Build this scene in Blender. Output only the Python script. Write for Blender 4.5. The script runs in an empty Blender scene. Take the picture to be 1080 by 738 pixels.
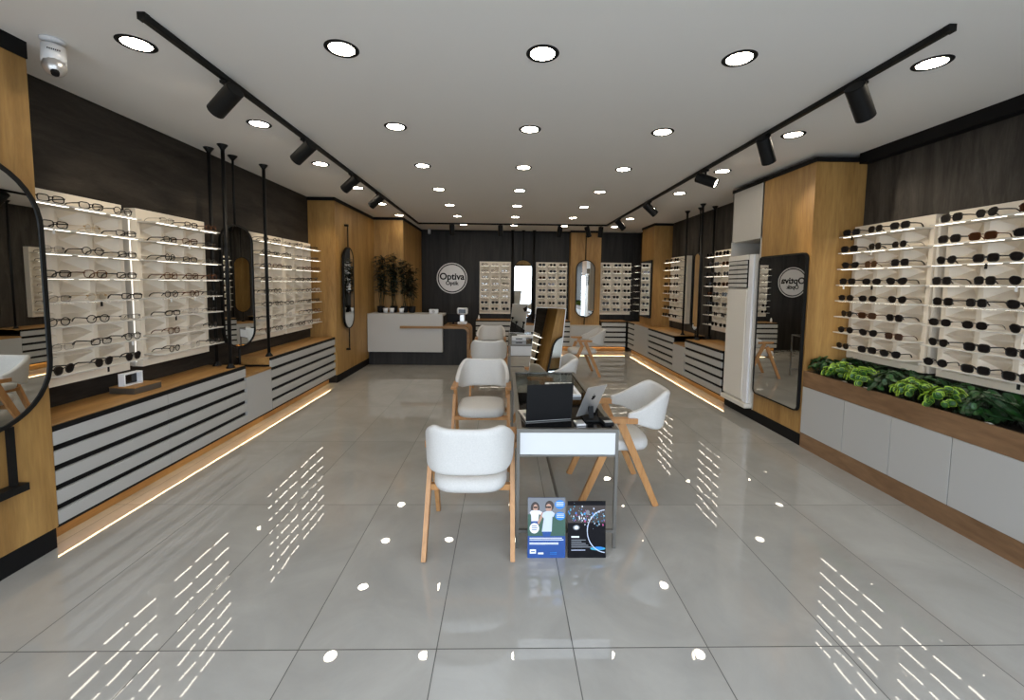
import bpy, bmesh, math, random
from mathutils import Vector, Matrix, Euler
random.seed(7)
sc = bpy.context.scene
COL = sc.collection
PI = math.pi
CZ = 2.89                       # ceiling height
XL, XR, YB, YF = -3.03, 3.50, 10.36, -0.50

# ------------------------------------------------------------------ materials
def mat(name, color, rough=0.5, metal=0.0, spec=0.5, emit=None, estr=0.0):
    m = bpy.data.materials.new(name); m.use_nodes = True
    b = m.node_tree.nodes['Principled BSDF']
    b.inputs['Base Color'].default_value = (*color, 1)
    b.inputs['Roughness'].default_value = rough
    b.inputs['Metallic'].default_value = metal
    b.inputs['Specular IOR Level'].default_value = spec
    if emit:
        b.inputs['Emission Color'].default_value = (*emit, 1)
        b.inputs['Emission Strength'].default_value = estr
    return m

def streak(name, ca, cb, scale, rough=0.5, detail=6, bump=0.0, spec=0.4, fine=None):
    """noise stretched along one axis: wood grain, brushed plaster"""
    m = mat(name, ca, rough, 0, spec); nt = m.node_tree; N = nt.nodes; L = nt.links
    b = N['Principled BSDF']
    tc = N.new('ShaderNodeTexCoord'); mp = N.new('ShaderNodeMapping')
    mp.inputs['Scale'].default_value = scale
    L.new(tc.outputs['Object'], mp.inputs['Vector'])
    n = N.new('ShaderNodeTexNoise'); n.inputs['Scale'].default_value = 1; n.inputs['Detail'].default_value = detail
    n.inputs['Roughness'].default_value = 0.65; n.inputs['Distortion'].default_value = 0.6
    L.new(mp.outputs['Vector'], n.inputs['Vector'])
    r = N.new('ShaderNodeValToRGB'); r.color_ramp.elements[0].position = .3; r.color_ramp.elements[1].position = .72
    r.color_ramp.elements[0].color = (*ca, 1); r.color_ramp.elements[1].color = (*cb, 1)
    L.new(n.outputs['Fac'], r.inputs['Fac'])
    out = r.outputs['Color']
    if fine:
        n2 = N.new('ShaderNodeTexNoise'); n2.inputs['Scale'].default_value = fine; n2.inputs['Detail'].default_value = 3
        L.new(mp.outputs['Vector'], n2.inputs['Vector'])
        mx = N.new('ShaderNodeMix'); mx.data_type = 'RGBA'; mx.blend_type = 'MULTIPLY'; mx.inputs['Factor'].default_value = .45
        L.new(out, mx.inputs['A']); L.new(n2.outputs['Fac'], mx.inputs['B']); out = mx.outputs['Result']
    L.new(out, b.inputs['Base Color'])
    if bump:
        bp = N.new('ShaderNodeBump'); bp.inputs['Strength'].default_value = bump; bp.inputs['Distance'].default_value = .004
        L.new(n.outputs['Fac'], bp.inputs['Height']); L.new(bp.outputs['Normal'], b.inputs['Normal'])
    return m

M = {}
M['oak']   = streak('oak_vertical', (.29, .148, .040), (.55, .325, .105), (6, 6, .7), .5, fine=9)
M['oaktop']= streak('oak_worktop', (.33, .165, .048), (.60, .34, .115), (7, .8, 7), .42, fine=9)
M['oakx']  = streak('oak_crosswise', (.24, .115, .036), (.48, .26, .09), (.8, 7, 7), .42, fine=9)
M['oakold']= streak('oak_planter', (.17, .09, .042), (.32, .185, .095), (6, 1.2, 6), .5, fine=7)
M['beech'] = streak('beech_legs', (.36, .17, .06), (.50, .26, .10), (30, 30, 4), .4)
M['dark']  = streak('charcoal_panel', (.010, .008, .0065), (.058, .048, .039), (5, 1.3, 7), .62, spec=.25, bump=.25, fine=14)
M['darkv'] = streak('charcoal_panel_vertical', (.016, .014, .012), (.10, .088, .076), (7, 7, 1.0), .6, bump=.3, spec=.25, fine=12)
M['darkb'] = streak('charcoal_panel_brushed', (.009, .0085, .008), (.042, .038, .035), (10, 10, .7), .55, spec=.3, bump=.3, fine=10)
M['ceil']  = mat('ceiling_paint', (.84, .815, .775), .9, spec=.2)
M['grey']  = mat('grey_laminate', (.42, .415, .40), .45)
M['greylt']= mat('light_grey_laminate', (.50, .485, .455), .45)
M['black'] = mat('black_matt', (.005, .005, .0055), .6, spec=.18)
M['blackm']= mat('black_metal', (.006, .006, .006), .5, spec=.2)
M['blackg']= mat('black_glass', (.004, .004, .0045), .04)
M['white'] = mat('white_lacquer', (.72, .69, .63), .4)
M['whitep']= mat('white_plastic', (.75, .76, .78), .35)
M['panel'] = mat('cream_panel', (.76, .69, .585), .5)
M['acryl'] = mat('white_acrylic_shelf', (.60, .57, .52), .65, spec=.2)
M['drawerw']= mat('drawer_lacquer', (.62, .63, .64), .4)
M['mirror']= mat('silvered_mirror', (.86, .88, .87), .01, 1.0)
M['chrome']= mat('steel', (.15, .143, .13), .4, .7)
M['fab']   = streak('pale_grey_fabric', (.54, .53, .51), (.62, .605, .58), (130, 130, 130), .9, detail=3, bump=.08, spec=.15)
M['fabd']  = streak('warm_grey_fabric', (.36, .33, .30), (.46, .43, .39), (45, 45, 45), .9, detail=3, bump=.08, spec=.15)
M['led']   = mat('led_strip', (1, 1, 1), .5, emit=(1, .91, .77), estr=6.2)
M['ledw']  = mat('led_warm', (1, 1, 1), .5, emit=(1, .68, .34), estr=15)
M['ledbar']= mat('led_bar', (1, 1, 1), .5, emit=(1, .93, .82), estr=.8)
M['lamp']  = mat('downlight_diffuser', (1, 1, 1), .5, emit=(1, .875, .69), estr=54)
M['spotl'] = mat('spot_lens', (1, 1, 1), .5, emit=(1, .86, .66), estr=14)
M['tort']  = mat('tortoise_acetate', (.10, .035, .012), .2)
M['gold']  = mat('gold_wire', (.55, .38, .18), .3, 1)
M['gun']   = mat('gunmetal_wire', (.05, .05, .05), .3, .8)
M['acet']  = mat('black_acetate', (.007, .006, .006), .18)
M['sun']   = mat('dark_lens', (.008, .007, .007), .2, spec=.2)
M['sunbr'] = mat('brown_lens', (.035, .014, .006), .05)
M['clearf']= mat('clear_acetate', (.55, .50, .45), .15)
M['silver']= mat('silver_aluminium', (.62, .61, .60), .3, .75)
M['screen']= mat('dark_screen', (.004, .004, .005), .1)
M['leafd'] = mat('dark_leaf', (.012, .045, .012), .45)
M['leafm'] = mat('mid_leaf', (.02, .085, .014), .45)
M['leafl'] = mat('lime_leaf_margin', (.27, .42, .035), .45)
M['leafx'] = mat('bamboo_leaf', (.012, .018, .009), .5)
M['stem']  = mat('brown_stem', (.02, .026, .012), .7)
M['soil']  = streak('soil', (.02, .014, .01), (.06, .045, .03), (40, 40, 40), .95)
M['stone'] = mat('white_pebble', (.75, .74, .70), .6)
M['blue']  = mat('poster_blue', (.008, .058, .25), .3)
M['bluel'] = mat('poster_light_blue', (.02, .20, .62), .3)
M['green'] = mat('poster_green', (.03, .085, .06), .3)
M['skin']  = mat('poster_skin', (.42, .24, .17), .4)
M['hair']  = mat('poster_hair', (.03, .018, .015), .4)
M['shirt'] = mat('poster_shirt', (.52, .58, .72), .4)
M['shirtw']= mat('poster_white_top', (.70, .68, .74), .4)
M['pwhite']= mat('poster_white', (.80, .82, .85), .4)
M['pblack']= mat('poster_black', (.004, .004, .006), .6, spec=.15)
M['cyan']  = mat('poster_cyan', (.03, .32, .50), .3)
M['pink']  = mat('poster_pink', (.40, .06, .20), .3)
M['pgrey'] = mat('poster_grey', (.16, .17, .19), .3)
M['ground']= mat('pavement', (.45, .45, .44), .8)

def lens_mat():
    m = bpy.data.materials.new('clear_lens'); m.use_nodes = True
    nt = m.node_tree; N = nt.nodes; N.clear()
    o = N.new('ShaderNodeOutputMaterial'); t = N.new('ShaderNodeBsdfTransparent'); g = N.new('ShaderNodeBsdfGlossy')
    g.inputs['Roughness'].default_value = .03; t.inputs['Color'].default_value = (.95, .95, .95, 1)
    mx = N.new('ShaderNodeMixShader'); mx.inputs['Fac'].default_value = .07
    nt.links.new(t.outputs[0], mx.inputs[1]); nt.links.new(g.outputs[0], mx.inputs[2]); nt.links.new(mx.outputs[0], o.inputs[0])
    return m
M['lens'] = lens_mat()

def floor_mat():
    m = mat('polished_tile', (.3, .3, .3), .035, 0, .5); nt = m.node_tree; N = nt.nodes; L = nt.links
    b = N['Principled BSDF']
    tc = N.new('ShaderNodeTexCoord'); sep = N.new('ShaderNodeSeparateXYZ'); L.new(tc.outputs['Object'], sep.inputs[0])
    def mth(op, a, v=None):
        n = N.new('ShaderNodeMath'); n.operation = op
        if isinstance(a, (int, float)): n.inputs[0].default_value = a
        else: L.new(a, n.inputs[0])
        if v is not None:
            if isinstance(v, (int, float)): n.inputs[1].default_value = v
            else: L.new(v, n.inputs[1])
        return n.outputs[0]
    def joint(ax, off, size):
        u = mth('DIVIDE', mth('ADD', sep.outputs[ax], off), size)
        d = mth('ABSOLUTE', mth('SUBTRACT', mth('FRACT', mth('ADD', u, .5)), .5))
        return mth('LESS_THAN', mth('MULTIPLY', d, size), .0022), mth('FLOOR', u)
    jx, ix = joint(0, .2786, .6); jy, iy = joint(1, -1.726 + 12, 1.2)
    j = mth('MAXIMUM', jx, jy)
    n = N.new('ShaderNodeTexNoise'); n.inputs['Scale'].default_value = 1.7; n.inputs['Detail'].default_value = 8; n.inputs['Roughness'].default_value = .62
    n.inputs['Distortion'].default_value = .9; n.noise_dimensions = '4D'
    L.new(tc.outputs['Object'], n.inputs['Vector'])
    L.new(mth('ADD', mth('MULTIPLY', ix, 3.7), mth('MULTIPLY', iy, 1.9)), n.inputs['W'])
    r = N.new('ShaderNodeValToRGB'); r.color_ramp.elements[0].position = .3; r.color_ramp.elements[1].position = .75
    r.color_ramp.elements[0].color = (.32, .312, .292, 1); r.color_ramp.elements[1].color = (.43, .42, .392, 1)
    L.new(n.outputs['Fac'], r.inputs['Fac'])
    mx = N.new('ShaderNodeMix'); mx.data_type = 'RGBA'; L.new(j, mx.inputs['Factor']); L.new(r.outputs['Color'], mx.inputs['A'])
    mx.inputs['B'].default_value = (.03, .028, .025, 1)
    b.inputs['IOR'].default_value = 1.85
    L.new(mx.outputs['Result'], b.inputs['Base Color'])
    L.new(mth('ADD', mth('MULTIPLY', j, .5), .018), b.inputs['Roughness'])
    n2 = N.new('ShaderNodeTexNoise'); n2.inputs['Scale'].default_value = 3.2; n2.inputs['Detail'].default_value = 1.0
    L.new(tc.outputs['Object'], n2.inputs['Vector'])
    bp = N.new('ShaderNodeBump'); bp.inputs['Strength'].default_value = .25; bp.inputs['Distance'].default_value = .003
    L.new(n2.outputs['Fac'], bp.inputs['Height']); L.new(bp.outputs['Normal'], b.inputs['Normal'])
    return m
M['floor'] = floor_mat()
M['tint'] = lens_mat(); M['tint'].name = 'tinted_table_glass'
for n_ in M['tint'].node_tree.nodes:
    if n_.type == 'BSDF_TRANSPARENT': n_.inputs['Color'].default_value = (.62, .64, .62, 1)
    if n_.type == 'MIX_SHADER': n_.inputs['Fac'].default_value = .10

# ------------------------------------------------------------------ geometry helpers
class MB:
    """collects shapes, then links them as ONE mesh object"""
    def __init__(s, *mats): s.bm = bmesh.new(); s.mats = list(mats)
    def mi(s, m):
        if m is None: return 0
        if m not in s.mats: s.mats.append(m)
        return s.mats.index(m)
    def _setm(s, faces, m):
        i = s.mi(m)
        for f in faces: f.material_index = i
    def box(s, lo, hi, m=None, bev=0.0, rot=None, about=None):
        lo = Vector(lo); hi = Vector(hi); c = (lo + hi) / 2; d = hi - lo
        r = bmesh.ops.create_cube(s.bm, size=1)
        vs = r['verts']
        for v in vs: v.co = Vector((v.co.x * d.x, v.co.y * d.y, v.co.z * d.z)) + c
        fs = {f for v in vs for f in v.link_faces}; s._setm(fs, m)
        if bev:
            es = {e for v in vs for e in v.link_edges}
            r2 = bmesh.ops.bevel(s.bm, geom=list(es), offset=bev, segments=2, affect='EDGES', profile=.5)
            s._setm(r2['faces'], m); vs = list({v for f in r2['faces'] for v in f.verts} | {v for v in vs if v.is_valid})
        if rot is not None:
            bmesh.ops.rotate(s.bm, verts=[v for v in vs if v.is_valid], cent=about or c, matrix=Matrix.Rotation(rot, 3, 'Z'))
        return s
    def cyl(s, a, b, r1, r2=None, n=16, m=None, caps=True):
        a = Vector(a); b = Vector(b); r2 = r1 if r2 is None else r2
        ax = (b - a); q = ax.to_track_quat('Z', 'Y')
        ra, rb = [], []
        for i in range(n):
            t = 2 * PI * i / n; o = Vector((math.cos(t), math.sin(t), 0))
            ra.append(s.bm.verts.new(a + q @ (o * r1))); rb.append(s.bm.verts.new(b + q @ (o * r2)))
        fs = []
        for i in range(n):
            j = (i + 1) % n; f = s.bm.faces.new((ra[i], ra[j], rb[j], rb[i])); f.smooth = n > 6; fs.append(f)
        if caps: fs += [s.bm.faces.new(ra[::-1]), s.bm.faces.new(rb)]
        s._setm(fs, m); return s
    def bar(s, a, b, w, d, w2=None, d2=None, m=None, up=(0, 1, 0)):
        """tapered rectangular bar; w along 'side', d along 'up'"""
        a = Vector(a); b = Vector(b); z = (b - a).normalized(); x = Vector(up).cross(z)
        x = x.normalized() if x.length > 1e-4 else Vector((1, 0, 0)); y = z.cross(x)
        w2 = w if w2 is None else w2; d2 = d if d2 is None else d2
        A = [s.bm.verts.new(a + x * (sx * w / 2) + y * (sy * d / 2)) for sx, sy in ((-1, -1), (1, -1), (1, 1), (-1, 1))]
        B = [s.bm.verts.new(b + x * (sx * w2 / 2) + y * (sy * d2 / 2)) for sx, sy in ((-1, -1), (1, -1), (1, 1), (-1, 1))]
        fs = [s.bm.faces.new(A[::-1]), s.bm.faces.new(B)]
        for i in range(4): j = (i + 1) % 4; fs.append(s.bm.faces.new((A[i], A[j], B[j], B[i])))
        s._setm(fs, m); return s
    def prism(s, pts, ext, m=None, smooth=False):
        ext = Vector(ext); A = [s.bm.verts.new(Vector(p)) for p in pts]; B = [s.bm.verts.new(Vector(p) + ext) for p in pts]
        n = len(pts); fs = [s.bm.faces.new(A[::-1]), s.bm.faces.new(B)]
        for i in range(n):
            j = (i + 1) % n; f = s.bm.faces.new((A[i], A[j], B[j], B[i])); f.smooth = smooth; fs.append(f)
        s._setm(fs, m); return s
    def face(s, pts, m=None, smooth=False):
        f = s.bm.faces.new([s.bm.verts.new(Vector(p)) for p in pts]); s._setm([f], m); f.smooth = smooth; return s
    def tube(s, pts, r, n=8, m=None, closed=False):
        P = [Vector(p) for p in pts]; k = len(P); rings = []
        rr = r if isinstance(r, (list, tuple)) else [r] * k
        nrm = None
        for i in range(k):
            if closed: t = P[(i + 1) % k] - P[i - 1]
            else: t = P[min(i + 1, k - 1)] - P[max(i - 1, 0)]
            t.normalize()
            if nrm is None:
                h = Vector((0, 0, 1)) if abs(t.z) < .9 else Vector((1, 0, 0)); nrm = (h - t * h.dot(t)).normalized()
            else:
                nrm = nrm - t * nrm.dot(t)
                nrm = nrm.normalized() if nrm.length > 1e-6 else t.orthogonal().normalized()
            bi = t.cross(nrm)
            rings.append([s.bm.verts.new(P[i] + (nrm * math.cos(2 * PI * j / n) + bi * math.sin(2 * PI * j / n)) * rr[i]) for j in range(n)])
        fs = []
        for i in range(k if closed else k - 1):
            a = rings[i]; b = rings[(i + 1) % k]
            for j in range(n):
                f = s.bm.faces.new((a[j], a[(j + 1) % n], b[(j + 1) % n], b[j])); f.smooth = True; fs.append(f)
        if not closed: fs += [s.bm.faces.new(rings[0][::-1]), s.bm.faces.new(rings[-1])]
        s._setm(fs, m); return s
    def lathe(s, prof, c=(0, 0, 0), n=20, m=None):
        c = Vector(c); rings = []
        for r, z in prof: rings.append([s.bm.verts.new(c + Vector((r * math.cos(2 * PI * j / n), r * math.sin(2 * PI * j / n), z))) for j in range(n)])
        fs = []
        for a, b in zip(rings, rings[1:]):
            for j in range(n):
                f = s.bm.faces.new((a[j], a[(j + 1) % n], b[(j + 1) % n], b[j])); f.smooth = True; fs.append(f)
        fs += [s.bm.faces.new(rings[0][::-1]), s.bm.faces.new(rings[-1])]
        s._setm(fs, m); return s
    def sphere(s, c, r, m=None, u=12, v=8, sc=(1, 1, 1)):
        rr = bmesh.ops.create_uvsphere(s.bm, u_segments=u, v_segments=v, radius=r)
        for w in rr['verts']: w.co = Vector((w.co.x * sc[0], w.co.y * sc[1], w.co.z * sc[2])) + Vector(c)
        fs = {f for w in rr['verts'] for f in w.link_faces}
        for f in fs: f.smooth = True
        s._setm(fs, m); return s
    def mesh(s, name):
        bmesh.ops.recalc_face_normals(s.bm, faces=s.bm.faces[:])
        me = bpy.data.meshes.new(name); s.bm.to_mesh(me); s.bm.free()
        for k in s.mats: me.materials.append(M[k])
        return me
    def build(s, name, parent=None, **kw):
        o = bpy.data.objects.new(name, s.mesh(name)); COL.objects.link(o)
        if parent: o.parent = parent
        for k, v in kw.items(): o[k] = v
        return o

def tag(o, label, cat, group=None, kind=None):
    o['label'] = label; o['category'] = cat
    if group: o['group'] = group
    if kind: o['kind'] = kind
    return o
def thing(name, label, cat, loc=(0, 0, 0), rz=0, group=None):
    o = bpy.data.objects.new(name, None); o.empty_display_size = .1; COL.objects.link(o)
    o.location = loc; o.rotation_euler = (0, 0, rz); return tag(o, label, cat, group)
def struct(name, mb, **kw):
    o = mb.build(name, **kw); o['kind'] = 'structure'; return o
def copy_tree(o, parent=None):
    c = o.copy(); COL.objects.link(c)
    if parent: c.parent = parent
    for ch in list(o.children): copy_tree(ch, c)
    return c
def B(m, lo, hi, bev=0.0): return MB(m).box(lo, hi, m, bev)
def arc(cx, cy, r, a0, a1, n): return [(cx + r * math.cos(a0 + (a1 - a0) * i / n), cy + r * math.sin(a0 + (a1 - a0) * i / n)) for i in range(n + 1)]
def rrect(w, h, r, n=8):
    """rounded rectangle outline centred on 0,0"""
    p = []
    for cx, cy, a in ((w/2 - r, h/2 - r, 0), (-w/2 + r, h/2 - r, PI/2), (-w/2 + r, -h/2 + r, PI), (w/2 - r, -h/2 + r, 1.5*PI)):
        p += arc(cx, cy, r, a, a + PI/2, n)
    q = []
    for a in p:
        if not q or (abs(a[0]-q[-1][0]) + abs(a[1]-q[-1][1])) > 1e-5: q.append(a)
    if abs(q[0][0]-q[-1][0]) + abs(q[0][1]-q[-1][1]) < 1e-5: q.pop()
    return q

# ------------------------------------------------------------------ the room
struct('floor', B('floor', (XL - .1, YF - .3, -.06), (XR + .1, YB + .1, 0)))
struct('ceiling', B('ceil', (XL - .1, YF, CZ), (XR + .1, YB + .1, CZ + .1)))
struct('wall_left', B('dark', (XL - .1, YF, 0), (XL, YB + .1, CZ)))
struct('wall_right', B('darkv', (XR, YF, 0), (XR + .1, YB + .1, CZ)))
struct('wall_back', B('darkb', (XL, YB, 0), (XR, YB + .1, CZ)))
# shop front behind the camera: oak header and piers, glazing bars, open to the daylight
wf = MB('oak')
wf.box((XL, YF - .1, 2.54), (XR, YF, CZ), 'oak')
wf.box((XL, YF - .1, 0), (XL + .25, YF, 2.54), 'oak').box((XR - .25, YF - .1, 0), (XR, YF, 2.54), 'oak')
struct('wall_front', wf)
wn = MB('blackm')
for x in (-1.35, .1, 1.45): wn.box((x - .03, YF - .08, 0), (x + .03, YF - .02, 2.54))
wn.box((XL + .25, YF - .08, 2.48), (XR - .25, YF - .02, 2.54)); wn.box((XL + .25, YF - .08, 0), (XR - .25, YF - .02, .06))
struct('window_1', wn)
struct('ground', B('ground', (-16, -26, -.16), (16, YF - .3, -.10)))

# oak pillars
PF = -2.62       # left joinery plane
struct('wall_left_pillar_near', MB('oak').box((XL, .4, .125), (PF - .02, 2.45, 2.80), 'oak', .002))
struct('baseboard_left_near', MB('black').box((XL, .4, 0), (PF - .026, 2.44, .125)))
struct('trim_1', MB('black').box((XL, .38, 2.80), (PF - .014, 2.452, CZ)))
struct('wall_left_pillar_far', MB('oak').box((XL, 6.58, .125), (PF, 8.56, 2.84), 'oak', .002))
struct('baseboard_left_far', MB('black').box((XL, 6.59, 0), (PF - .006, 8.55, .125)))
struct('trim_2', MB('black').box((XL, 6.565, 2.84), (PF + .012, 8.5, CZ)))
struct('wall_left_alcove', MB('oak').box((PF, 8.5, 0), (-2.03, YB, 2.84), 'oak', .002))
struct('trim_3', MB('black').box((PF, 8.488, 2.84), (-2.018, YB, CZ)))
PR = 3.00        # right joinery plane
struct('wall_right_pillar_near', MB('oak').box((PR, 4.06, .125), (XR, 4.86, 2.81), 'oak', .002))
struct('baseboard_right_near', MB('black').box((PR + .01, 4.07, 0), (XR, 5.52, .125)))
struct('trim_4', MB('black').box((PR - .012, 4.045, 2.81), (XR, 5.53, 2.85)))
nm = MB('greylt')    # grey niche round the air conditioner
nm.box((PR, 4.862, 2.17), (PR + .02, 5.52, 2.81)); nm.box((PR, 5.50, .125), (XR, 5.52, 2.81)); nm.box((PR, 4.862, .125), (XR, 4.885, 2.81))
nm.box((PR + .02, 4.885, 2.17), (XR, 5.50, 2.19)); nm.box((XR - .03, 4.885, .125), (XR, 5.50, 2.17))
struct('wall_right_niche', nm)
struct('trim_5', MB('black').box((XR - .09, YF, CZ - .10), (XR, 4.05, CZ)))
struct('wall_right_pillar_far', MB('oak').box((3.12, 8.72, .737), (XR, 9.50, 2.84), 'oak', .002))
struct('trim_6', MB('black').box((3.108, 8.71, 2.84), (XR, 9.51, CZ)))
struct('wall_right_corner', MB('dark').box((3.36, 9.502, .737), (XR, YB, CZ)))
struct('wall_back_pillar', MB('oak').box((1.60, 10.10, .62), (2.33, YB, 2.84), 'oak', .002))
struct('trim_7', MB('black').box((1.585, 10.085, 2.84), (2.345, YB, CZ)))
struct('trim_8', MB('black').box((-2.018, YB - .03, CZ - .035), (1.585, YB, CZ)))

# ------------------------------------------------------------------ cabinets
def cabinet(label, side, y0, y1, fronts, xf, xw, ztop=.728, plain=False, endpanel=None):
    """low wall cabinet; side -1 = left wall, +1 = right wall. fronts: list of (y0,y1)"""
    s = side; t = thing('low_cabinet', label, 'cabinet', (0, 0, 0), group=None)
    t.location = (xf, (y0 + y1) / 2, 0); oy = (y0 + y1) / 2
    def L(x, y, z): return (x - xf, y - oy, z)
    xi = xf + s * .022
    lo, hi = sorted((xi, xw))
    cb = MB('grey' if plain else 'black').box(L(lo, y0, .115), L(hi, y1, ztop))
    xa, xb = sorted((xf + s * .002, xi)); cb.box(L(xa, y0, .115), L(xb, y1, .130), 'black')
    if not plain: cb.box(L(xa, y0, .697), L(xb, y1, ztop), 'black')
    cb.build('carcass', t)
    for a, b in fronts:
        m = MB('grey'); xa, xb = sorted((xf, xi))
        if plain: m.box(L(xa, a + .002, .132), L(xb, b - .002, ztop))
        else:
            for k in range(5):
                z0 = .132 + k * .1205; m.box(L(xa, a + .0015, z0), L(xb, b - .0015, z0 + .0825), None, .002)
        m.build('drawer_front' if not plain else 'door', t)
    xk = xf + s * .11; a, b = sorted((xk, xk + s * .018))
    MB('oaktop').box(L(a, y0, 0), L(b, y1, .115)).build('toe_kick', t)
    a, b = sorted((xf + s * .082, xf + s * .090))
    MB('ledw').box(L(a, y0 + .01, .107), L(b, y1 - .01, .115)).build('light_strip', t)
    if endpanel:
        xa, xb = sorted((xi, xw)); e = endpanel
        MB('oaktop').box(L(xa, e - .012, ztop - .08), L(xb, e, ztop)).build('end_panel', t)
    return t
def worktop(label, lo, hi, m='oaktop'):
    return tag(MB(m).box(lo, hi, m, .003).build('worktop'), label, 'worktop')
xw = XL + .03
XCL = -2.645
cabinet('long striped grey and black drawer cabinet beside the near left oak pillar', -1, 2.455, 4.30, [(2.455, 3.30), (3.30, 4.30)], XCL, xw)
worktop('long oak worktop under the two nearest left display panels', (XL, 2.455, .7285), (XCL - .012, 4.30, .735))
cabinet('short plain grey low cabinet between the two striped cabinets on the left', -1, 4.302, 4.768, [(4.302, 4.768)], XCL, xw, .60, True)
worktop('short lowered oak worktop between the two left striped cabinets', (XL, 4.302, .60), (XCL, 4.768, .625))
cabinet('striped grey and black drawer cabinet beside the far left oak pillar', -1, 4.77, 6.578, [(4.77, 6.578)], XCL, xw, .728, False, 4.77)
worktop('oak worktop under the two far left display panels', (XL, 4.755, .7285), (XCL - .012, 6.578, .735))
XCR = 2.95
cabinet('striped grey and black cabinet next to the white air conditioner', 1, 5.53, 6.69, [(5.53, 6.69)], XCR, XR - .03)
worktop('oak worktop beside the white air conditioner', (XCR + .012, 5.53, .7285), (XR, 6.69, .735))
cabinet('short plain grey low cabinet between the two right striped cabinets', 1, 6.692, 7.158, [(6.692, 7.158)], XCR, XR - .03, .60, True)
worktop('short lowered oak worktop between the two right striped cabinets', (XCR, 6.692, .60), (XR, 7.158, .625))
cabinet('striped grey and black cabinet on the right between plain grey units', 1, 7.16, 8.43, [(7.16, 8.43)], XCR, XR - .03, .728, False, 7.172)
cabinet('plain grey cabinet below the far right oak pillar', 1, 8.432, 9.33, [(8.432, 9.33)], XCR, XR - .03, .728, True)
cabinet('narrow striped cabinet in the far right corner', 1, 9.332, 9.86, [(9.332, 9.80)], XCR, XR - .03)
worktop('long oak worktop running to the far right corner', (XCR + .012, 7.148, .7285), (XR, 9.88, .735))

def back_cabinet(label, x0, x1, fronts, plain=False, ztop=.728):
    yf = 9.88; t = thing('low_cabinet', label, 'cabinet', ((x0 + x1) / 2, yf, 0)); ox = (x0 + x1) / 2
    def L(x, y, z): return (x - ox, y - yf, z)
    cb = MB('grey' if plain else 'black').box(L(x0, yf + .022, .115), L(x1, YB - .03, ztop)); cb.box(L(x0, yf + .002, .115), L(x1, yf + .022, .130), 'black')
    if not plain: cb.box(L(x0, yf + .002, .697), L(x1, yf + .022, ztop), 'black')
    cb.build('carcass', t)
    for a, b in fronts:
        m = MB('grey')
        if plain: m.box(L(a + .002, yf, .132), L(b - .002, yf + .022, ztop))
        else:
            for k in range(5):
                z0 = .132 + k * .1205; m.box(L(a, yf, z0), L(b, yf + .022, z0 + .0825), None, .002)
        m.build('door' if plain else 'drawer_front', t)
    MB('oakx').box(L(x0, yf + .11, 0), L(x1, yf + .128, .115)).build('toe_kick', t)
    MB('ledw').box(L(x0 + .01, yf + .082, .107), L(x1 - .01, yf + .090, .115)).build('light_strip', t)
    return t
back_cabinet('striped cabinet on the back wall right of the reception desk', -.66, .22, [(-.66, .22)])
worktop('oak worktop under the back wall panel nearest the round sign', (-.66, 9.89, .7285), (.22, YB, .735), 'oakx')
back_cabinet('narrow plain cabinet under the arched back wall mirror', .222, .74, [(.222, .74)], True, .62)
worktop('short lowered oak worktop under the arched back wall mirror', (.222, 9.88, .62), (.74, YB, .645), 'oakx')
back_cabinet('striped cabinet on the back wall behind the leaning mirror', .742, 1.58, [(.742, 1.58)])
worktop('oak worktop left of the back wall oak pillar', (.742, 9.89, .7285), (1.58, YB, .735), 'oakx')
back_cabinet('plain grey two door cabinet below the oak pillar on the back wall', 1.582, 2.34, [(1.582, 1.96), (1.96, 2.34)], True, .62)
back_cabinet('striped cabinet on the back wall in the right corner', 2.342, 2.948, [(2.342, 2.92)])
worktop('oak worktop right of the back wall oak pillar', (2.342, 9.89, .7285), (XCR + .012, YB, .735), 'oakx')

# planter cabinet, near right
pl = thing('planter_cabinet', 'long grey and oak cabinet with a plant trough on the right', 'planter', (PR, 2.75, 0))
ph = lambda x, y, z: (x - PR, y - 2.75, z)
Y0 = 1.35
MB('grey').box(ph(PR + .022, Y0, .145), ph(XR - .03, 4.058, .60)).build('carcass', pl)
js = [4.058, 3.543, 3.096, 2.656, 2.12, Y0]
for a, b in zip(js, js[1:]): MB('grey').box(ph(PR, b + .0025, .148), ph(PR + .022, a - .0025, .612), None, .0015).build('door', pl)
MB('oakold').box(ph(PR + .004, Y0, 0), ph(XR - .03, 4.058, .145)).build('plinth', pl)
tr = MB('oakold'); tr.box(ph(PR - .002, Y0, .615), ph(PR + .022, 4.058, .77)); tr.box(ph(XR - .05, Y0, .615), ph(XR - .03, 4.058, .77))
tr.box(ph(PR + .022, Y0, .615), ph(XR - .05, Y0 + .02, .77)); tr.box(ph(PR + .022, 4.038, .615), ph(XR - .05, 4.058, .77)); tr.box(ph(PR + .022, Y0 + .02, .602), ph(XR - .05, 4.038, .63))
tr.build('trough', pl)
MB('soil').box(ph(PR + .022, Y0 + .02, .63), ph(XR - .05, 4.038, .735)).build('soil', pl)

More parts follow.
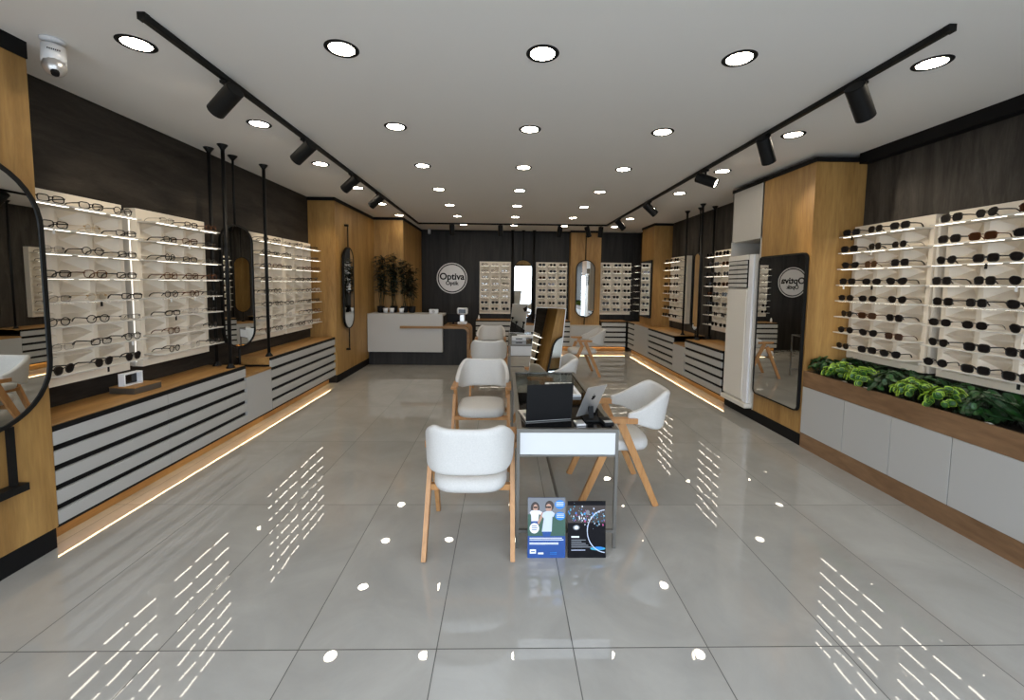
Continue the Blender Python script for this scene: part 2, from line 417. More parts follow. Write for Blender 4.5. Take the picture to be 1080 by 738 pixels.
# ------------------------------------------------------------------ display panels + shelves + glasses
GL = {}
def lens_outline(kind, n=14):
    p = []
    for i in range(n):
        a = 2 * PI * i / n; c, s_ = math.cos(a), math.sin(a)
        if kind == 'round': w, h, e = .024, .0225, 1.0
        elif kind == 'rect': w, h, e = .0265, .0175, .55
        elif kind == 'square': w, h, e = .0265, .0215, .6
        else: w, h, e = .0275, .0215, .8       # aviator / cat
        x = w * math.copysign(abs(c) ** e, c); z = h * math.copysign(abs(s_) ** e, s_)
        if kind == 'cat': z += .004 * (x / w) if z > 0 else 0
        if kind == 'cat' and z < 0: x *= .85
        p.append((x, z))
    return p
def glasses_meshes(kind, thick, fm, lm, n=14, tn=6):
    """front faces +y, base on z=0; returns {part: [mesh,...]}"""
    o = lens_outline(kind, n); h = -min(z for x, z in o) + thick; cx = .034
    f = MB(fm)
    for s_ in (-1, 1):
        f.tube([(s_ * (cx + x * s_ * 1) if False else s_ * cx + s_ * x, 0.0, z + h) for x, z in o], thick, 6 if thick > .0015 else 4, fm, True)
    f.tube([(-.012, .001, h + .006), (0, .003, h + .009), (.012, .001, h + .006)], thick, 5, fm)
    xo = cx + max(x for x, z in o)
    for s_ in (-1, 1): f.box((s_ * xo - .004, -.006, h + .004), (s_ * xo + .004, .002, h + .012), fm)
    fr = f.mesh('frame')
    ln = []
    for s_ in (-1, 1):
        l = MB(lm); l.prism([(s_ * cx + s_ * x * .97, -.0008, z * .97 + h) for x, z in (o if s_ > 0 else o[::-1])], (0, .0016, 0), lm); ln.append(l.mesh('lens'))
    te = []
    for s_ in (-1, 1):
        t = MB(fm); z = h + .008; x = s_ * (xo + .002)
        path = [(x, -.004, z), (x + s_ * .001, -.05, z + .001), (x, -.095, z), (x - s_ * .004, -.118, z - .009), (x - s_ * .006, -.132, z - .024 if z > .026 else .003)]
        t.tube(path, [thick * 1.25, thick * 1.2, thick * 1.2, thick * 1.5, thick * 1.3], tn, fm); te.append(t.mesh('temple'))
    return fr, ln, te
KINDS = {
 'black rectangular eyeglasses': ('rect', .0029, 'acet', 'lens'), 'black round eyeglasses': ('round', .0026, 'acet', 'lens'),
 'tortoiseshell square eyeglasses': ('square', .0027, 'tort', 'lens'), 'gold wire round eyeglasses': ('round', .0010, 'gold', 'lens'),
 'thin gunmetal eyeglasses': ('rect', .0010, 'gun', 'lens'), 'clear framed eyeglasses': ('square', .0020, 'clearf', 'lens'),
 'black square sunglasses': ('square', .0030, 'acet', 'sun'), 'black round sunglasses': ('round', .0022, 'acet', 'sun'),
 'black cat eye sunglasses': ('cat', .0028, 'acet', 'sun'), 'gunmetal aviator sunglasses': ('avi', .0012, 'gun', 'sun'),
 'brown lensed sunglasses': ('square', .0019, 'tort', 'sunbr')}
EYE = ['black rectangular eyeglasses', 'black round eyeglasses', 'tortoiseshell square eyeglasses', 'gold wire round eyeglasses', 'thin gunmetal eyeglasses', 'clear framed eyeglasses', 'black rectangular eyeglasses', 'black round eyeglasses']
SUN = ['black square sunglasses', 'black square sunglasses', 'black cat eye sunglasses', 'black square sunglasses', 'black round sunglasses', 'black cat eye sunglasses', 'gunmetal aviator sunglasses', 'brown lensed sunglasses', 'black square sunglasses']
MESH = {k: glasses_meshes(*v) for k, v in KINDS.items()}
def merged(k):
    bm = bmesh.new(); fr, ln, te = MESH[k]; mats = []
    me = bpy.data.meshes.new('spectacles')
    for part in [fr] + ln + te:
        b2 = bmesh.new(); b2.from_mesh(part); mm = part.materials[0]
        if mm not in mats: mats.append(mm)
        for f in b2.faces: f.material_index = mats.index(mm)
        tmp = bpy.data.meshes.new('t'); b2.to_mesh(tmp); b2.free(); bm.from_mesh(tmp); bpy.data.meshes.remove(tmp)
    bm.to_mesh(me); bm.free()
    for m in mats: me.materials.append(m)
    return me
FAR = {k: merged(k) for k in KINDS}
tagmesh = MB('pwhite').box((.012, .012, -.034), (.024, .0135, -.004)).mesh('price_tag')
tagmeshb = MB('black').box((-.020, .012, -.036), (-.006, .0135, -.002)).mesh('price_tag')
def proto_glasses(k):
    e = bpy.data.objects.new('sunglasses' if 'sun' in k else 'eyeglasses', None); COL.objects.link(e); e.empty_display_size = .05
    fr, ln, te = MESH[k]
    for n, me in [('frame', fr), ('lens', ln[0]), ('lens', ln[1]), ('temple', te[0]), ('temple', te[1])]:
        o = bpy.data.objects.new(n, me); COL.objects.link(o); o.parent = e
    return e
PROTO = {}
ROWS = ['top shelf', 'second shelf', 'third shelf', 'fourth shelf', 'fifth shelf', 'sixth shelf', 'seventh shelf', 'bottom shelf']
W3 = ['left', 'middle', 'right']
def relief(w, h, cols, rows, d=.044):
    m = MB('panel'); m.box((-w/2, -.045, 0), (w/2, -.042, h))
    bar = .034; cw = (w - bar * (cols + 1)) / cols; zb = .05; rh = (h - .09 - zb) / rows
    def q(x0, x1, z0, z1): m.box((x0, -.042, z0), (x1, d, z1))
    for i in range(cols + 1): q(-w/2 + i * (cw + bar), -w/2 + i * (cw + bar) + bar, 0, h)
    for i in range(cols):
        x0 = -w/2 + bar + i * (cw + bar); x1 = x0 + cw; q(x0, x1, 0, zb); q(x0, x1, h - .09, h)
        for r in range(rows):
            z0 = zb + r * rh; z1 = z0 + rh; c = ((x0 + x1) / 2, -.040, (z0 + z1) / 2)
            cs = [(x0, d, z0), (x1, d, z0), (x1, d, z1), (x0, d, z1)]
            for k in range(4): m.face([cs[k], cs[(k + 1) % 4], c])
    return m.mesh('back_panel')
RELIEF = {3: relief(.765, 1.275, 3, 8), 1: relief(.30, 1.275, 1, 8)}
def shelf_mesh(w): return MB('acryl').box((-w/2, .028, 0), (w/2, .205, .010), None, .002).mesh('shelf')
SHELF = {3: shelf_mesh(.745), 1: shelf_mesh(.29)}
STRIP = MB('led').box((-.098, .171, -.0010), (.098, .188, 0)).mesh('light_strip')
def display(label, where, loc, rz, rowkind, near=False, cols=3, grp=None, rng=None):
    t = thing('eyewear_display', label, 'eyewear display', loc, rz)
    b = bpy.data.objects.new('back_panel', RELIEF[cols]); COL.objects.link(b); b.parent = t
    w = .765 if cols == 3 else .30
    R = Matrix.Rotation(rz, 4, 'Z'); rnd = random.Random(label)
    for r in range(8):
        z = 1.165 - r * .1534
        s = bpy.data.objects.new('shelf', SHELF[cols]); COL.objects.link(s); s.parent = t; s.location = (0, 0, z)
        for c in range(cols):
            x = (c - (cols - 1) / 2) * .248
            k = bpy.data.objects.new('light_strip', STRIP); COL.objects.link(k); k.parent = s; k.location = (x, 0, 0)
            kinds = SUN if rowkind(r) == 's' else EYE
            g = kinds[rnd.randrange(len(kinds))]
            nm = 'sunglasses' if 'sun' in g else 'eyeglasses'
            ang = rz + rnd.uniform(-.22, .22)
            p = Vector(loc) + R @ Vector((x + rnd.uniform(-.02, .02), .190, z + .0102))
            if near:
                if g not in PROTO: PROTO[g] = proto_glasses(g); o = PROTO[g]
                else:
                    o = PROTO[g].copy(); COL.objects.link(o); o.name = nm
                    for ch in PROTO[g].children:
                        if ch.name.startswith('price_tag'): continue
                        c2 = ch.copy(); COL.objects.link(c2); c2.parent = o
                if rnd.random() < .22 and o is not PROTO[g]:
                    pt = bpy.data.objects.new('price_tag', tagmesh if rnd.random() < .65 else tagmeshb); COL.objects.link(pt); pt.parent = o
            else:
                o = bpy.data.objects.new(nm, FAR[g]); COL.objects.link(o)
            o.location = p; o.rotation_euler = (0, 0, ang); k_ = 1.26 if 'sun' in g else 1.14; o.scale = (k_, 1.03, k_)
            pos = (W3[::-1][c] + ', ') if cols == 3 else ''
            tag(o, f'{g}, {pos}{ROWS[r]}, {where}', nm, grp)
    return t
Zb = .89
eye = lambda r: 'e'
sun = lambda r: 's'
LX, RX = XL + .045, XR - .045
rl, rr, rb = -PI/2, PI/2, PI        # local +y (front) turned to +x, -x, -y
L1y, L2y, L3y, L4y = 2.935, 3.822, 5.25, 6.07
display('white lit display panel nearest the left oak pillar', 'left panel nearest the camera', (LX, L1y, Zb), rl, lambda r: 's' if r == 7 else 'e', True, grp='glasses on the nearest left panel')
display('white lit display panel left of the black poles', 'second left panel', (LX, L2y, Zb), rl, eye, True, grp='glasses on the second left panel')
display('white lit display panel behind the oval pole mirror on the left', 'third left panel', (LX, L3y, Zb), rl, eye, grp='glasses on the third left panel')
display('white lit display panel beside the far left oak pillar', 'left panel beside the far oak pillar', (LX, L4y, Zb), rl, eye, grp='glasses on the fourth left panel')
display('white sunglasses panel right of the near right oak pillar', 'right panel next to the near oak pillar', (RX, 3.665, .915), rr, sun, True, grp='sunglasses on the panel by the right pillar')
display('white sunglasses panel nearest the camera on the right', 'right panel nearest the camera', (RX, 2.80, .915), rr, sun, True, grp='sunglasses on the nearest right panel')
display('white sunglasses panel beside the air conditioner', 'right panel beside the air conditioner', (RX, 6.375, Zb), rr, sun, grp='sunglasses beside the air conditioner')
display('white sunglasses panel between the right poles and far oak pillar', 'right panel beside the far oak pillar', (RX, 8.15, Zb), rr, sun, grp='sunglasses beside the far right pillar')
display('narrow shelf panel in the far right corner', 'narrow corner panel', (3.34, 9.95, Zb), rr, sun, cols=1, grp='sunglasses in the far right corner')
display('white display panel beside the round sign', 'back panel beside the round sign', (-.22, YB - .045, .86), rb, lambda r: 's' if r > 5 else 'e', grp='glasses beside the round sign')
display('white sunglasses panel between arched mirror and oak pillar', 'middle back wall panel', (1.16, YB - .045, .86), rb, sun, grp='sunglasses on the middle back panel')
display('white sunglasses panel on the back wall in the right corner', 'right back wall panel', (2.74, YB - .045, .87), rb, sun, grp='sunglasses on the right back panel')
# vertical light bars between neighbouring panels
def lightbar(label, lo, hi, m):
    t = thing('light_bar', label, 'light', ((lo[0] + hi[0]) / 2, (lo[1] + hi[1]) / 2, lo[2]))
    d = [(hi[i] - lo[i]) for i in range(3)]
    MB('acryl').box((-d[0]/2, -d[1]/2, 0), (d[0]/2, d[1]/2, d[2])).build('housing', t)
    s = 1 if lo[0] < 0 else -1
    a, b = sorted((s * d[0]/2, s * (d[0]/2 + .003)))
    if m == 'led': MB('ledbar').box((a, -d[1]/2 + .003, .03), (b, d[1]/2 - .003, d[2] - .03)).build('light_strip', t)
    else: MB('acryl').box((a, -d[1]/2 + .003, .03), (b, d[1]/2 - .003, d[2] - .03)).build('diffuser', t)
lightbar('vertical lit strip between the two nearest left panels', (XL, 3.412, .90), (XL + .05, 3.428, 2.14), 'led')
lightbar('vertical lit strip between the two far left panels', (XL, 5.65, .90), (XL + .05, 5.668, 2.14), 'led')
lightbar('white vertical strip between the two near right sunglasses panels', (XR - .08, 3.245, .92), (XR, 3.268, 2.16), 'acryl')

# ------------------------------------------------------------------ mirrors
def pill_mirror(name, label, loc, rz, w, h, r, fr=.014, depth=.03):
    """glass in local xz plane facing +y, centred at loc"""
    t = thing(name, label, 'mirror', loc, rz)
    o = rrect(w, h, r, 10); i = rrect(w - 2 * fr, h - 2 * fr, max(r - fr, .01), 10)
    m = MB('blackm'); bm = m.bm; n = len(o)
    V = [[bm.verts.new((p[0], y, p[1])) for p in P] for P, y in ((o, -depth / 2), (o, depth / 2), (i, depth / 2), (i, -depth / 2))]
    for k in range(4):
        A, C = V[k], V[(k + 1) % 4]
        for j in range(n): f = bm.faces.new((A[j], A[(j + 1) % n], C[(j + 1) % n], C[j]))
    m.build('frame', t)
    g = MB('mirror'); g.prism([(p[0], depth / 2 - .008, p[1]) for p in i], (0, .003, 0), 'mirror'); g.build('mirror_glass', t)
    bk = MB('blackm'); bk.prism([(p[0], -depth / 2, p[1]) for p in i], (0, depth - .009, 0), 'blackm'); bk.build('backing', t)
    return t
def pole(label, x, y, z0, z1=CZ, r=.017):
    t = thing('pole', label, 'pole', (x, y, z0)); H = z1 - z0
    MB('blackm').cyl((0, 0, .04), (0, 0, H - .05), r).build('shaft', t)
    MB('blackm').lathe([(r, H - .055), (r + .004, H - .04), (.045, H - .006), (.045, H)]).build('ceiling_cup', t)
    MB('blackm').lathe([(.04, 0), (.04, .006), (r + .004, .035), (r, .045)]).build('foot', t)
    return t
def mount(t, z0, z1, r=.011, cup=True, foot=False):
    """rod on the mirror, local z from z0 to z1"""
    m = MB('blackm').cyl((0, -.012, z0), (0, -.012, z1), r)
    if cup: m.lathe([(r, z1 - .05), (.045, z1 - .006), (.045, z1)] if z1 > z0 else [(.045, z1), (.045, z1 + .006), (r, z1 + .05)], (0, -.012, 0))
    m.build('rod', t)
# left pole group
P_ = 'black poles around the left oval mirror'
pole('black floor-to-ceiling pole just left of the oval mirror on the left', -2.70, 4.15, .735)
pole('black pole on the left close to the wall', -2.90, 4.25, .735)
pole('black pole right of the oval mirror standing on the far worktop', -2.70, 4.83, .735)
m1 = pill_mirror('pole_mirror', 'tall oval black framed mirror hanging among the left poles', (-2.82, 4.50, 1.535), -1.89, .37, 1.30, .185, .018)
mount(m1, .65, CZ - 1.535); mount(m1, -.65, .625 - 1.535, cup=True)
pole('black pole on the right standing on the worktop beside the hanging mirror', 3.16, 7.27, .735)
pole('black pole on the right nearest the air conditioner', 3.12, 6.62, .735)
pole('black pole on the right close to the dark wall', 3.40, 6.80, .735)
m2 = pill_mirror('pole_mirror', 'narrow round ended mirror among the right poles', (3.22, 6.94, 1.50), 1.50, .36, 1.30, .18)
mount(m2, .65, CZ - 1.50); mount(m2, -.65, .625 - 1.50)
# back arched mirror with three poles
pole('black pole left of the arched mirror on the back wall', .20, 10.22, .735, CZ, .024)
pole('black pole right of the arched mirror on the back wall', .72, 10.20, .645, CZ, .024)
bpy.data.objects
m3 = pill_mirror('arched_mirror', 'arched mirror reflecting the bright shop front on the back wall', (.46, 10.22, 1.46), PI, .44, 1.44, .21, .012)
mount(m3, .72, CZ - 1.46); mount(m3, -.72, .645 - 1.46)
m4 = pill_mirror('oval_mirror', 'long oval black framed mirror on the oak pillar at the back', (1.955, 10.065, 1.50), PI, .46, 1.38, .22, .02)
mount(m4, .69, 2.83 - 1.50, cup=False); mount(m4, -.69, .63 - 1.50, cup=False)
# oval mirror on the far left oak pillar
m5 = pill_mirror('oval_mirror', 'slim oval black mirror on the far left oak pillar', (PF + .05, 6.98, 1.50), -PI/2, .44, 1.34, .22, .016)
for s_ in (1, -1):
    q = MB('blackm').cyl((0, 0, s_ * .67), (0, 0, s_ * 1.02), .010); q.cyl((0, -.05, s_ * 1.02), (0, 0.012, s_ * 1.02), .018); q.build('wall_bracket', m5)
# big rounded mirror on the near left pillar
m6 = pill_mirror('wall_mirror', 'large round cornered mirror on the near left oak pillar', (PF + .025, 2.06, 1.51), -PI/2, .72, 1.42, .34, .022, .04)
q = MB('blackm')
for dx in (-.16, .16): q.box((dx - .012, -.03, -1.02), (dx + .012, -.006, -.70))
q.box((-.20, -.045, -1.06), (.20, .02, -1.02)); q.build('bracket', m6)
# framed mirror on the near right pillar (has a narrow black frame)
m7 = pill_mirror('wall_mirror', 'tall rectangular black framed mirror on the right oak pillar beside the air conditioner', (PR - .02, 4.455, 1.145), PI/2, .765, 1.60, .06, .014, .03)
m8 = pill_mirror('wall_mirror', 'rectangular black framed mirror on the far right oak pillar', (3.12 - .018, 9.11, 1.52), PI/2, .70, 1.23, .02, .025, .03)

# ------------------------------------------------------------------ ceiling lights
names_c = ['far left', 'left of centre', 'centre', 'right of centre', 'far right']
rowsn = ['nearest row', 'second row', 'third row', 'fourth row', 'fifth row', 'sixth row', 'back row']
def downlight(i, j):
    x, y = .203 + 1.118 * i, 2.4425 + 1.153 * j
    t = thing('downlight', f'round recessed ceiling downlight, {names_c[i + 2]}, in the {rowsn[j]}', 'ceiling light', (x, y, CZ), group='recessed ceiling downlights')
    n = 28; m = MB('black'); prof = [(.068, -.001), (.070, -.004), (.088, -.005), (.093, -.001), (.093, 0)]
    rings = [[m.bm.verts.new((r * math.cos(2*PI*k/n), r * math.sin(2*PI*k/n), z)) for k in range(n)] for r, z in prof]
    for a, b in zip(rings, rings[1:]):
        for k in range(n): m.bm.faces.new((a[k], a[(k+1) % n], b[(k+1) % n], b[k]))
    m.build('trim_ring', t)
    MB('lamp').lathe([(.069, -.002), (.069, 0)], n=n).build('diffuser', t)
for j in range(7):
    for i in range(-2, 3):
        if i == -2 and j == 6: continue
        if i == -2 and j == 5: pass
        downlight(i, j)
# tracks
def rail(label, a, b):
    a = Vector(a); b = Vector(b); c = (a + b) / 2; d = (b - a)
    t = thing('track_rail', label, 'track', (c.x, c.y, CZ), math.atan2(d.y, d.x)); l = d.length
    MB('blackm').box((-l/2, -.0175, -.032), (l/2, .0175, 0), None, .002).build('rail', t)
    e = MB('blackm'); e.box((-l/2 - .012, -.019, -.034), (-l/2 + .02, .019, 0)); e.build('end_cap', t)
TLx, TRx, TBy = -1.77, 2.175, 9.15
rail('long black ceiling track on the left', (TLx, 2.17, CZ), (TLx - .09, TBy, CZ))
rail('long black ceiling track on the right', (TRx, 2.10, CZ), (TRx + .02, TBy - .1, CZ))
rail('black ceiling track across the back', (TLx - .09, TBy, CZ), (TRx + .02, TBy - .1, CZ))
def spot(label, x, y, aim, lit=True):
    t = thing('track_spotlight', label, 'spotlight', (x, y, CZ - .032), 0, 'black track spotlights')
    d = Vector(aim).normalized()
    MB('blackm').box((-.02, -.035, -.018), (.02, .035, 0), None, .002).cyl((0, 0, -.018), (0, 0, -.085), .010).build('mount', t)
    piv = Vector((0, 0, -.105)); a = piv - d * .095; b = piv + d * .125
    m = MB('blackm'); m.cyl(a, b, .054, n=28, caps=False); m.cyl(a - d * .004, a, .048, .054, n=28, caps=False); m.cyl(a - d * .0045, a - d * .004, .0481, n=28)
    m.cyl(b, b - d * .001, .054, .049, n=28, caps=False); m.cyl(b - d * .001, b - d * .010, .049, .044, n=28, caps=False); m.build('housing', t)
    MB('spotl' if lit else 'screen').cyl(b - d * .013, b - d * .010, .0442, n=24).build('lens', t)
    if lit:
        L = bpy.data.lights.new('spot_beam', 'SPOT'); L.energy = 26; L.spot_size = math.radians(48); L.spot_blend = .7; L.shadow_soft_size = .04; L.color = (1, .84, .62)
        o = bpy.data.objects.new('spot_beam', L); COL.objects.link(o); o.parent = t; o.location = b + d * .01
        o.rotation_euler = d.to_track_quat('-Z', 'Y').to_euler()
for k, (y, aim) in enumerate([(2.80, (-.82, .36, -.48)), (3.86, (-.80, .32, -.52)), (5.03, (-.80, .3, -.55)), (6.05, (-.80, .3, -.56))]):
    spot(['nearest', 'second', 'third', 'farthest'][k] + ' black spotlight on the left ceiling track', TLx - .05 * (y - 2.2) / 7 - .01, y, aim)
for k, (y, aim) in enumerate([(2.62, (.66, .35, -.66)), (3.55, (.50, .36, -.78)), (4.60, (.74, -.60, -.46)), (6.35, (.75, .1, -.62)), (7.98, (.7, .2, -.7))]):
    spot(['nearest', 'second', 'third', 'fourth', 'farthest'][k] + ' black spotlight on the right ceiling track', TRx + .005, y, aim)
for k, (x, aim) in enumerate([(-1.13, (0, .25, -1)), (-.09, (0, .25, -1)), (1.19, (-.1, .35, -1)), (1.80, (.35, .3, -.9)), (2.08, (0, .3, -1))]):
    spot(['first', 'second', 'third', 'fourth', 'fifth'][k] + ' black spotlight from the left on the back ceiling track', x, TBy - .03, aim)
# cameras
def seccam(label, x, y, s_, rz):
    t = thing('security_camera', label, 'security camera', (x, y, CZ), rz); t.scale = (s_, s_, s_)
    MB('whitep').lathe([(.028, -.018), (.045, -.012), (.045, 0)]).build('mount', t)
    m = MB('whitep'); m.cyl((0, 0, -.015), (0, 0, -.04), .014); m.cyl((0, 0, -.03), (0, 0, -.125), .042, .044, n=20); m.build('housing', t)
    h = MB('silver'); h.sphere((.008, 0, -.125), .044, sc=(1, 1, 1.1)); h.build('dome', t)
    MB('black').cyl((.028, 0, -.15), (.040, 0, -.170), .017, .014).build('lens', t)
    k = MB('black')
    for i in range(7): k.box((.043, -.022 + i * .0065, -.062), (.0455, -.018 + i * .0065, -.056))
    k.build('marking', t)
seccam('white security camera on the ceiling above the near left pillar', -2.46, 2.42, 1.15, -.75)
seccam('small white security camera on the ceiling in the back left corner', -2.0 + .2, 10.15, .8, -1.2)

# ------------------------------------------------------------------ reception
rc = thing('reception_counter', 'grey reception counter with dark base and rounded oak waterfall desk at the back left', 'counter', (-1.9, 8.06, 0))
rp = lambda x, y, z: (x + 1.9, y - 8.06, z)
MB('darkb').box(rp(PF + .01, 8.10, 0), rp(-.70, 8.16, .74)).build('base', rc)
MB('greylt').box(rp(PF + .01, 8.02, .265), rp(-1.175, 8.099, 1.0), None, .003).build('front_panel', rc)
MB('greylt').box(rp(PF + .01, 8.165, .955), rp(-1.175, 8.495, 1.0), None, .003).build('counter_top', rc)
MB('darkb').box(rp(PF + .01, 8.165, 0), rp(-1.25, 8.45, .95)).build('body', rc)
pts = [(-.68, -.0), (-.68, .73)] 
out = [(-1.98, .772)] + arc(-.655 - .12, .772 - .12, .12, PI/2, 0, 10) + [(-.655, 0)]
inn = [(-.70, 0)] + arc(-.655 - .12, .772 - .12, .075, 0, PI/2, 10) + [(-1.98, .727)]
dm = MB('oakx'); full = [(x + 1.3, -.03, z) for x, z in out + inn]
# front lip in front of the counter, plus the deep desk behind it
dm.prism(full, (0, .05, 0), 'oakx'); dko = dm.build('desk_band', rc); dko.location = (.6, -.06, 0)
dm = MB('oakx'); o2 = [(-1.17, .772)] + out[1:]; i2 = inn[:-1] + [(-1.17, .727)]
dm.prism([(x + 1.3, .165, z) for x, z in o2 + i2], (0, .60, 0), 'oakx'); dko = dm.build('desk_top', rc); dko.location = (.6, -.06, 0)
# sign
def text_obj(name, s_, size, loc, parent, m, ext=.002, bold=0.0):
    cu = bpy.data.curves.new(name, 'FONT'); cu.body = s_; cu.size = size; cu.align_x = 'CENTER'; cu.align_y = 'CENTER'; cu.extrude = ext; cu.offset = bold
    tmp = bpy.data.objects.new(name + '_c', cu); COL.objects.link(tmp); bpy.context.view_layer.update()
    me = bpy.data.meshes.new_from_object(tmp.evaluated_get(bpy.context.evaluated_depsgraph_get()))
    bpy.data.objects.remove(tmp)
    me.materials.clear(); me.materials.append(M[m])
    o = bpy.data.objects.new(name, me); COL.objects.link(o); o.parent = parent; o.location = loc; o.rotation_euler = (PI/2, 0, 0)
    return o
sg = thing('round_sign', 'round silver shop sign with black lettering on the dark back wall', 'sign', (-1.28, YB, 1.72))
MB('black').cyl((0, 0, 0), (0, -.025, 0), .375, n=48).build('backing_disc', sg)
def ring(r0, r1, y0, y1, m, name):
    k = MB(m); n = 56
    R = [[k.bm.verts.new((r * math.cos(2*PI*i/n), y, r * math.sin(2*PI*i/n))) for i in range(n)] for r, y in ((r0, y0), (r0, y1), (r1, y1), (r1, y0))]
    for a in range(4):
        for i in range(n): k.bm.faces.new((R[a][i], R[a][(i+1) % n], R[(a+1) % 4][(i+1) % n], R[(a+1) % 4][i]))
    return k.build(name, sg)
M['sign'] = mat('brushed_sign', (.72, .70, .68), .4, .1)
ring(.352, .375, -.025, -.034, 'sign', 'outer_ring')
MB('sign').cyl((0, -.025, 0), (0, -.034, 0), .325, n=48).build('face_disc', sg)
text_obj('lettering', 'Optiva', .222, (0, -.036, .035), sg, 'black', .002, .006)
text_obj('lettering', 'Optik', .130, (0, -.036, -.125), sg, 'black', .002, .004)
# things on the counter / desk
ct = 1.0
def bamboo(label, x, y, h, seed, z=ct, pot=True):
    rnd = random.Random(seed); t = thing('potted_plant', label, 'plant', (x, y, z))
    MB('black').lathe([(.05, 0), (.065, .02), (.075, .13), (.068, .13), (.066, .12)]).build('pot', t)
    st = MB('stem'); lf = MB('leafx')
    for k in range(7):
        a = rnd.uniform(0, 2*PI); r = rnd.uniform(.01, .05); top = Vector((r * math.cos(a) + rnd.uniform(-.11, .11), r * math.sin(a) + rnd.uniform(-.07, .07), h * rnd.uniform(.7, 1)))
        base = Vector((r * math.cos(a), r * math.sin(a), .1)); mid = (base + top) / 2 + Vector((rnd.uniform(-.03, .03), rnd.uniform(-.02, .02), 0))
        st.tube([base, mid, top], [.005, .004, .002], 5)
        for q in range(60):
            u = rnd.uniform(.3, 1); p = base.lerp(mid, u * 2) if u < .5 else mid.lerp(top, u * 2 - 1)
            b = rnd.uniform(0, 2*PI); d = Vector((math.cos(b), math.sin(b) * .7, rnd.uniform(-.5, .5))); l = rnd.uniform(.07, .13); w = l * .17
            sd = d.cross(Vector((0, 0, 1))).normalized() * w
            lf.face([p, p + d * l * .45 + sd, p + d * l + Vector((0, 0, -.015)), p + d * l * .45 - sd])
    st.build('stem', t); lf.build('foliage', t); return t
bamboo('tall dark leafy plant on the counter beside the far left oak wall', -2.44, 8.34, 1.28, 1)
bamboo('dark leafy plant on the counter, second from the left wall', -2.20, 8.40, 1.20, 2)
bamboo('dark leafy plant on the counter, nearest the lit alcove edge', -1.98, 8.38, 1.15, 3)
bamboo('thin dark plant at the right end of the row on the counter', -1.83, 8.36, 1.0, 4)
def cup(label, x, y, z, s_=1):
    t = thing('cup', label, 'cup', (x, y, z), group='white cups on the reception counter')
    MB('whitep').lathe([(.035*s_, 0), (.05*s_, .10*s_), (.044*s_, .10*s_), (.042*s_, .09*s_)]).build('body', t)
    MB('leafx').lathe([(.042*s_, .088*s_), (.03*s_, .11*s_), (.01*s_, .115*s_)]).build('filling', t)
cup('white cup on the counter, nearest the left wall', -2.31, 8.2, ct)
cup('middle white cup on the counter before the plants', -2.19, 8.2, ct)
cup('white cup on the counter, right of the other two', -2.0, 8.2, ct)
bx = thing('card_box', 'small white box with a grey disc on the right end of the counter', 'box', (-1.37, 8.2, ct))
MB('whitep').box((-.085, -.04, 0), (.085, .04, .085), None, .006).build('body', bx); MB('grey').cyl((0, -.0405, .042), (0, -.044, .042), .03).build('dial', bx)
# autorefractor on the desk
rf = thing('eye_testing_machine', 'white eye testing machine with dark screen on the reception desk', 'eye testing machine', (-.84, 8.5, .772))
MB('whitep').box((-.09, -.10, 0), (.09, .10, .05), None, .012).build('base', rf)
MB('silver').box((-.05, -.06, .05), (.05, .06, .20), None, .012).build('column', rf)
MB('whitep').box((-.105, -.09, .20), (.105, .07, .33), None, .025).build('head', rf); MB('screen').box((-.07, -.0935, .225), (.07, -.088, .305)).build('screen', rf)
mo = thing('monitor', 'black monitor on the reception desk seen from behind', 'monitor', (-1.02, 8.45, .772))
MB('black').box((-.13, -.02, .05), (.13, .015, .21), None, .006).build('screen_housing', mo); MB('black').box((-.02, 0, .01), (.02, .02, .08)).build('neck', mo); MB('black').box((-.08, -.05, 0), (.08, .07, .012)).build('foot', mo)
bt = tag(MB('whitep').lathe([(.022, 0), (.022, .07), (.010, .085), (.010, .11)]).build('bottle'), 'small white bottle on the worktop left of the back panel', 'bottle'); bt.location = (-.60, 10.05, .735)

# ------------------------------------------------------------------ air conditioner
ac = thing('air_conditioner', 'tall white standing air conditioner in the niche on the right', 'air conditioner', (PR, 5.20, .125))
lx = -.05       # front plane
MB('white').box((-.075, -.285, .0), (.34, .275, .055), None, .008).build('base', ac)
MB('white').box((lx + .03, -.275, .055), (.34, .265, 1.86), None, .012).build('body', ac)
MB('white').box((lx, -.17, .075), (lx + .032, .265, 1.44), None, .01).build('front_panel', ac)
MB('whitep').box((lx + .004, -.275, .06), (lx + .03, -.185, 1.86), None, .006).build('side_column', ac)
MB('black').box((lx + .004, -.165, 1.46), (lx + .031, .26, 1.80)).build('outlet', ac)
for k in range(6):
    z = 1.468 + k * .056
    for a, b in ((-.16, .045), (.055, .255)): MB('greylt').box((lx - .004, a, z), (lx + .014, b, z + .042), None, .003).build('louvre', ac)
MB('white').box((lx, -.17, 1.80), (lx + .03, .265, 1.86), None, .004).build('top_cap', ac)

